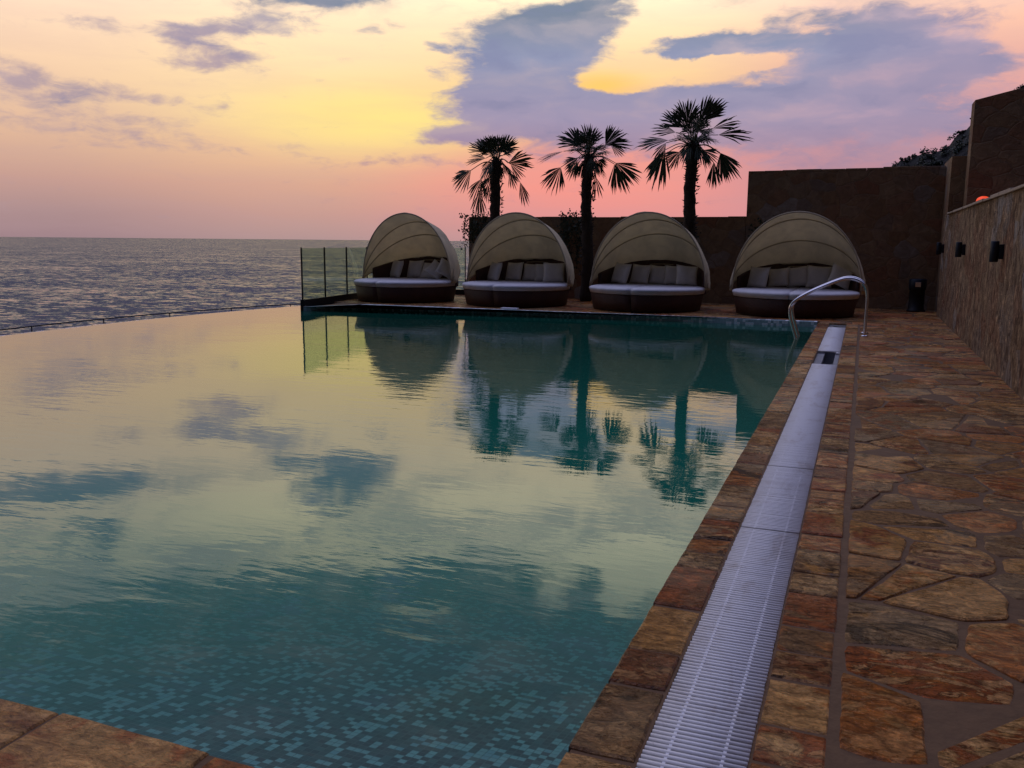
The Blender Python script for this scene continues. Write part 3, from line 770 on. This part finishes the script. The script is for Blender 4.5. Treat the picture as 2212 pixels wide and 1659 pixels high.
def palm(x, y, ht, w0, heroes, skirt, label, seed, top_r):
    r_ = random.Random(seed)
    T = tag(empty('palm_tree', (x, y, 0)), label, 'palm tree', 'fan palms behind the daybeds')
    bm = bmesh.new(); n = 26; H_ = ht
    pts = [(r_.uniform(-.012, .012)+.03*math.sin(i*.25), 0, H_*i/n) for i in range(n+1)]
    rr = [w0*.92*(1.18-.25*i/n)*(1+.10*(i % 2)) for i in range(n+1)]; rr[-1] *= 1.05
    tube(bm, pts, rr, 14)
    # fibrous leaf-base stubs
    for k in range(300):
        z = H_*r_.uniform(.15, 1); a = r_.uniform(0, 2*PI); R_ = w0*1.02; c_ = Vector((R_*math.cos(a), R_*math.sin(a), z))
        L = r_.uniform(.03, .085)*(1.3 if z > H_*.7 else 1); out = Vector((math.cos(a), math.sin(a), r_.uniform(.1, 1.3))).normalized()
        s_ = Vector((-math.sin(a), math.cos(a), 0))*.014
        tip = c_+out*L
        v0, v1, v2, v3 = bm.verts.new(c_-s_*1.4), bm.verts.new(c_+s_*1.4), bm.verts.new(c_+Vector((0, 0, .03))), bm.verts.new(tip)
        bm.faces.new((v0, v1, v3)); bm.faces.new((v1, v2, v3)); bm.faces.new((v2, v0, v3))
    link('trunk', bm, M_trunk, T)
    bm = bmesh.new(); hub = Vector((0, 0, H_))
    def petiole(p, sag=.06):
        mid = (hub+p)/2+Vector((0, 0, sag)); b0 = hub+Vector(((p-hub).x*.12, (p-hub).y*.12, -.05)); P_ = smoothpath([b0, mid, p], 4)
        tube(bm, P_, [.012-.005*i/(len(P_)-1) for i in range(len(P_))], 5)
    for (bx, bz, ang, R_, sp, ny) in heroes:
        # bx,bz: fan base relative to the hub; ang: direction in the x-z plane (deg, 90 up)
        p = hub+Vector((bx, r_.uniform(-.15, .15), bz)); petiole(p)
        dv = Vector((math.cos(rad(ang)), r_.uniform(-.25, .25), math.sin(rad(ang))))
        fan(bm, p, dv, R_, rad(sp), Vector((-math.sin(rad(ang))*ny, 1, math.cos(rad(ang))*ny)), r_, .12 if ang > 0 else .05)
    for k in range(12):       # young leaves and those facing to and from the viewer
        a = r_.uniform(0, 2*PI); e = r_.uniform(.15, 1.35)
        dv = Vector((math.cos(a)*math.cos(e)*.6, math.sin(a)*math.cos(e), math.sin(e)))
        p = hub+dv*r_.uniform(.12, .36); petiole(p, .03)
        fan(bm, p, dv, top_r*r_.uniform(.6, .85), rad(r_.uniform(110, 170)), Vector((0, 0, 1)) if e < .8 else Vector((r_.uniform(-1, 1), 1, 0)), r_, .3)
    for k in range(skirt):   # hanging old leaves close to the trunk
        a = r_.uniform(0, 2*PI); dv = Vector((math.cos(a)*.6, math.sin(a)*.6, -.7)).normalized()
        p = hub+Vector((math.cos(a)*.14, math.sin(a)*.14, -.05)); petiole(p, .05)
        fan(bm, p, dv, r_.uniform(.22, .36), rad(60), Vector((math.cos(a), math.sin(a), .6)), r_, .3, 12)
    link('crown', bm, M_frond, T, False)
    return T
def hz(L, hx, hy, kx=.0036, kz=.00325):
    return [((a-hx)*kx, -(b-hy)*kz, ang, R_, sp, ny) for a, b, ang, R_, sp, ny in L]
P1 = hz([(390,345,88,.36,170,.1),(340,350,140,.40,70,.5),(450,345,48,.38,80,.4),(320,385,176,.42,60,.9),(340,395,235,.28,70,.4),(490,425,15,.52,60,.6),(495,430,-45,.36,60,.5),
         (250,465,222,.45,80,.3),(235,470,196,.38,50,.5),(290,520,252,.42,90,.2),(288,610,262,.46,62,.2),(335,560,262,.30,60,.3),(555,545,-72,.42,42,.3),(350,500,240,.40,60,.2),(480,480,-60,.34,60,.3)], 400, 400)
P2 = hz([(1050,345,95,.40,130,.1),(985,345,140,.46,85,.3),(1000,355,118,.38,90,.3),(1135,345,45,.45,90,.3),(1150,340,8,.42,50,.8),(900,382,192,.55,22,1.4),(870,478,238,.44,95,.1),(1210,462,-52,.52,95,.1),(1205,470,-78,.50,60,.2),
         (985,430,215,.30,100,.2),(965,445,250,.32,80,.2),(1085,540,-80,.42,50,.3),(1100,440,-30,.22,80,.3),(1170,350,-35,.28,60,.6)], 1040, 410)
P3 = hz([(1700,215,95,.42,120,.1),(1660,235,142,.46,60,.3),(1770,215,55,.52,70,.2),(1790,200,48,.50,60,.2),(1630,265,165,.44,50,.8),(1590,310,182,.56,46,1.0),(1585,330,235,.36,60,.4),
         (1575,370,250,.62,62,.2),(1560,400,240,.42,50,.3),(1840,255,18,.48,40,.8),(1860,285,2,.58,40,.9),(1880,395,-55,.52,60,.2),(1845,450,-85,.42,50,.2),(1880,400,-78,.45,50,.3),
         (1650,380,215,.34,90,.2),(1790,380,-40,.32,90,.2),(1700,250,110,.4,100,.3),(1720,330,-95,.3,120,.2)], 1730, 335)
palm(-7.53, 18.2, 2.98, .112, P1, 10, 'leftmost and shortest of the three palms, with many drooping fronds on its left', 21, .42)
palm(-5.46, 18.2, 3.02, .112, P2, 7, 'middle palm, trunk in full view in the gap between two daybeds', 22, .42)
palm(-3.30, 18.2, 3.20, .120, P3, 12, 'rightmost and tallest of the three palms', 23, .46)

# ------------------------------------------------------------ climbing plants on the wall
def vine(x, y, zt, wd_, drop, up_, n, label, seed):
    r_ = random.Random(seed)
    T = tag(empty('climbing_plant', (x, y, zt-drop)), label, 'climbing plant')
    bs, bl_ = bmesh.new(), bmesh.new()
    for k in range(max(4, n//50)):
        x0 = r_.uniform(-wd_, wd_); p = Vector((x0, -.05, r_.uniform(0, drop*.5))); P_ = [p]
        tipz = drop+r_.uniform(.2, 1)*up_
        for q in range(7):
            f = (q+1)/7; P_.append(Vector((x0+r_.uniform(-.5, .5)*wd_*f, -.05-.03*r_.random()+(.1*f if f > .8 else 0), p.z+(tipz-p.z)*f)))
        P_ = smoothpath(P_, 3); tube(bs, P_, [.006-.004*i/len(P_) for i in range(len(P_))], 4)
        for q in range(50):
            c_ = r_.choice(P_)+Vector((r_.gauss(0, .05), r_.gauss(0, .03)-.01, r_.gauss(0, .04))); s_ = r_.uniform(.018, .04)
            u_ = Vector((r_.uniform(-1, 1), r_.uniform(-.4, .4), r_.uniform(-1, 1))).normalized()*s_; v_ = u_.cross(Vector((r_.uniform(-.5, .5), 1, r_.uniform(-.5, .5)))).normalized()*s_*.6
            bl_.faces.new([bl_.verts.new(c_+u_), bl_.verts.new(c_+v_), bl_.verts.new(c_-u_), bl_.verts.new(c_-v_)])
    link('stem', bs, M_trunk, T); link('foliage', bl_, M_leaf, T, False)
vine(-8.30, 18.88, 1.77, .28, .7, .10, 500, 'dark creeper spilling over the left end of the low wall', 1)
vine(-5.95, 18.88, 1.77, .30, 1.2, .16, 700, 'dark creeper on the low wall just left of the middle palm', 2)
vine(-3.6, 18.88, 1.77, .30, 1.0, -.15, 300, 'dark creeper low on the wall behind the third daybed, beside the tallest palm', 3)
vine(-1.9, 18.86, 1.77, .35, 1.2, -.1, 400, 'dark creeper on the tall wall behind the left side of the rightmost daybed', 4)

# ------------------------------------------------------------ glass balustrade
def glass_mat():
    m = bpy.data.materials.new('tinted_glass'); m.use_nodes = True; t = NT(m.node_tree); t.n.clear()
    tr = t.new('ShaderNodeBsdfTransparent'); tr.inputs[0].default_value = (.84,.93,.84,1)
    gl = t.new('ShaderNodeBsdfGlossy'); gl.inputs['Roughness'].default_value = .02
    fr = t.new('ShaderNodeLayerWeight'); fr.inputs[0].default_value = .12
    mx = t.new('ShaderNodeMixShader'); t.l.new(t.math('MULTIPLY', fr.outputs['Fresnel'], .35), mx.inputs[0]); t.l.new(tr.outputs[0], mx.inputs[1]); t.l.new(gl.outputs[0], mx.inputs[2])
    t.l.new(mx.outputs[0], t.new('ShaderNodeOutputMaterial').inputs[0]); return m
M_glass = glass_mat()
def balustrade(a, b, posts, label, first_post=True):
    a, b = Vector(a), Vector(b); L = (b-a).length; dv = (b-a)/L; ang = math.atan2(dv.y, dv.x)
    T = tag(empty('glass_balustrade', (a.x, a.y, 0), ang), label, 'balustrade')
    bm = bmesh.new(); box(bm, -.03, L, -.035, .035, -.15, .125, .004); link('base_channel', bm, M_black, T, False)
    for i, (p, q) in enumerate(zip(posts, posts[1:])):
        bm = bmesh.new(); box(bm, p+.012, q-.012, -.005, .005, .126, 1.085); link('glass_panel', bm, M_glass, T, False)
    for p in posts:
        bm = bmesh.new(); box(bm, p-.008, p+.008, -.014, .014, .126, 1.10, .002); link('post', bm, M_black, T, False)
    return T
balustrade((-9.78, 14.12, 0), (-10.42, 18.85, 0), [0.0, .98, 2.02, 3.1, 4.1, 4.72], 'greenish frameless glass balustrade with thin black posts left of the leftmost daybed')
balustrade((-10.40, 18.92, 0), (-8.53, 18.92, 0), [.05, .93, 1.80], 'greenish glass panel seen between the leftmost daybed and the low wall')

# lower guard rail outside the infinity edge
T = tag(empty('guard_rail', (-13.6, 12, -1.5)), 'thin dark handrail with posts just below the infinity edge of the pool', 'railing')
def rail_x(y): return -14.35+.030*(y-13.5)**2*.9
bm = bmesh.new(); tube(bm, [(rail_x(y)+13.6, y-12, 1.11) for y in [4+i*.5 for i in range(34)]], .014, 6); link('top_rail', bm, M_dark, T)
y = 5.0
while y < 20:
    bm = bmesh.new(); tube(bm, [(rail_x(y)+13.6, y-12, 0), (rail_x(y)+13.6, y-12, 1.12)], .013, 6); link('post', bm, M_dark, T); y += 1.75

# ------------------------------------------------------------ pool ladder handrails
T = tag(empty('pool_handrail', (-.3, 13.0, 0)), 'pair of curved stainless steel handrails over the pool corner beside the channel', 'handrail')
for yy in (.04, .52):
    pts = [(.385, yy, .0), (.385, yy, .30), (.383, yy, .56), (.345, yy, .69), (.25, yy, .765), (.12, yy, .785), (-.02, yy, .745), (-.30, yy, .615), (-.50, yy, .50), (-.585, yy, .42), (-.615, yy, .33), (-.595, yy, .20), (-.55, yy, .05), (-.50, yy, -.12), (-.47, yy, -.35), (-.48, yy, -.6), (-.48, yy, -1.1)]
    bm = bmesh.new(); tube(bm, smoothpath(pts, 8), .0215, 14); ra_ = link('rail', bm, M_steel, T)
    bm = bmesh.new(); tube(bm, [(.385, yy, -.004), (.385, yy, .014), (.385, yy, .022)], [.052, .05, .034], 20); link('flange', bm, M_steel, ra_)
for z in (-.45, -.75, -1.05):
    bm = bmesh.new(); box(bm, -.52, -.44, .04, .52, z, z+.025, .008); link('step', bm, M_steel, T, False)

# ------------------------------------------------------------ wall lamps
for i, (yy, lb) in enumerate(((10.12, 'nearest dark cylindrical up and down lamp on the rough side wall'), (13.78, 'middle one of the three dark wall lamps on the rough side wall'), (17.3, 'farthest dark wall lamp, near the inner corner of the walls'))):
    T = tag(empty('wall_lamp', (1.30, yy, 1.19)), lb, 'wall lamp', 'dark lamps on the side wall')
    bm = bmesh.new(); box(bm, -.040, .0, -.038, .038, -.074, .074, .004); link('back_plate', bm, M_dark, T, False)
    bm = bmesh.new(); box(bm, -.06, -.038, -.02, .02, -.05, .05, .003); link('bracket', bm, M_dark, T, False)
    bm = bmesh.new(); pr = [(.0, -.104), (.036, -.104), (.041, -.099), (.041, .099), (.037, .104), (.033, .104), (.033, .09), (.0, .09)]
    rings = [[bm.verts.new((-.082+max(r0, .001)*math.cos(2*PI*k/24), max(r0, .001)*math.sin(2*PI*k/24), z)) for k in range(24)] for r0, z in pr]
    for a, b in zip(rings, rings[1:]):
        for k in range(24): bm.faces.new((a[k], a[(k+1) % 24], b[(k+1) % 24], b[k]))
    link('shade', bm, M_dark, T)

# red glow above the side wall
T = tag(empty('garden_lamp', (1.77, 16.6, 1.55)), 'small glowing orange red lamp just showing over the side wall coping', 'lamp')
m, t_, p = mat('red_glow'); p.inputs['Base Color'].default_value = (.8,.1,.03,1); p.inputs['Emission Color'].default_value = (1,.075,.012,1); p.inputs['Emission Strength'].default_value = .75
bm = bmesh.new(); bmesh.ops.create_uvsphere(bm, u_segments=24, v_segments=14, radius=.11)
for v in bm.verts: v.co.z = v.co.z*.75+.415
link('globe', bm, m, T)
bm = bmesh.new(); tube(bm, [(0, 0, 0), (0, 0, .30), (0, 0, .34)], [.06, .05, .07], 14); link('stand', bm, M_dark, T)

# ------------------------------------------------------------ bin in the corner
T = tag(empty('litter_bin', (.99, 18.45, 0)), 'black litter bin with ashtray top standing in the dark corner of the walls', 'bin')
def lathe(bm, prof, n=24, cx=0, cy=0):
    rings = [[bm.verts.new((cx+max(r0, .001)*math.cos(2*PI*k/n), cy+max(r0, .001)*math.sin(2*PI*k/n), z)) for k in range(n)] for r0, z in prof]
    for a, b in zip(rings, rings[1:]):
        for k in range(n): bm.faces.new((a[k], a[(k+1) % n], b[(k+1) % n], b[k]))
bm = bmesh.new(); lathe(bm, [(0, 0), (.17, 0), (.165, .03), (.14, .05), (.135, .40), (.15, .42), (.15, .44)]); link('body', bm, M_black, T)
bm = bmesh.new(); lathe(bm, [(.15, .44), (.155, .46), (.155, .60), (.14, .615), (.12, .60), (0, .60)]); link('ashtray_top', bm, M_dark, T)
bm = bmesh.new(); box(bm, -.05, .05, -.155, -.135, .47, .56, .004); link('opening_plate', bm, M_steel, T, False)
# small white thing lying on the pool edge
bm = bmesh.new(); box(bm, -.16, .16, -.07, .07, .006, .03, .010)
for v in bm.verts: v.co.z += .006*math.sin(v.co.x*22)
o = link('folded_towel', bm, M_mattress, loc=(-6.05, 15.30, 0)); tag(o, 'small white folded cloth lying on the pool edge in front of the second daybed', 'cloth')
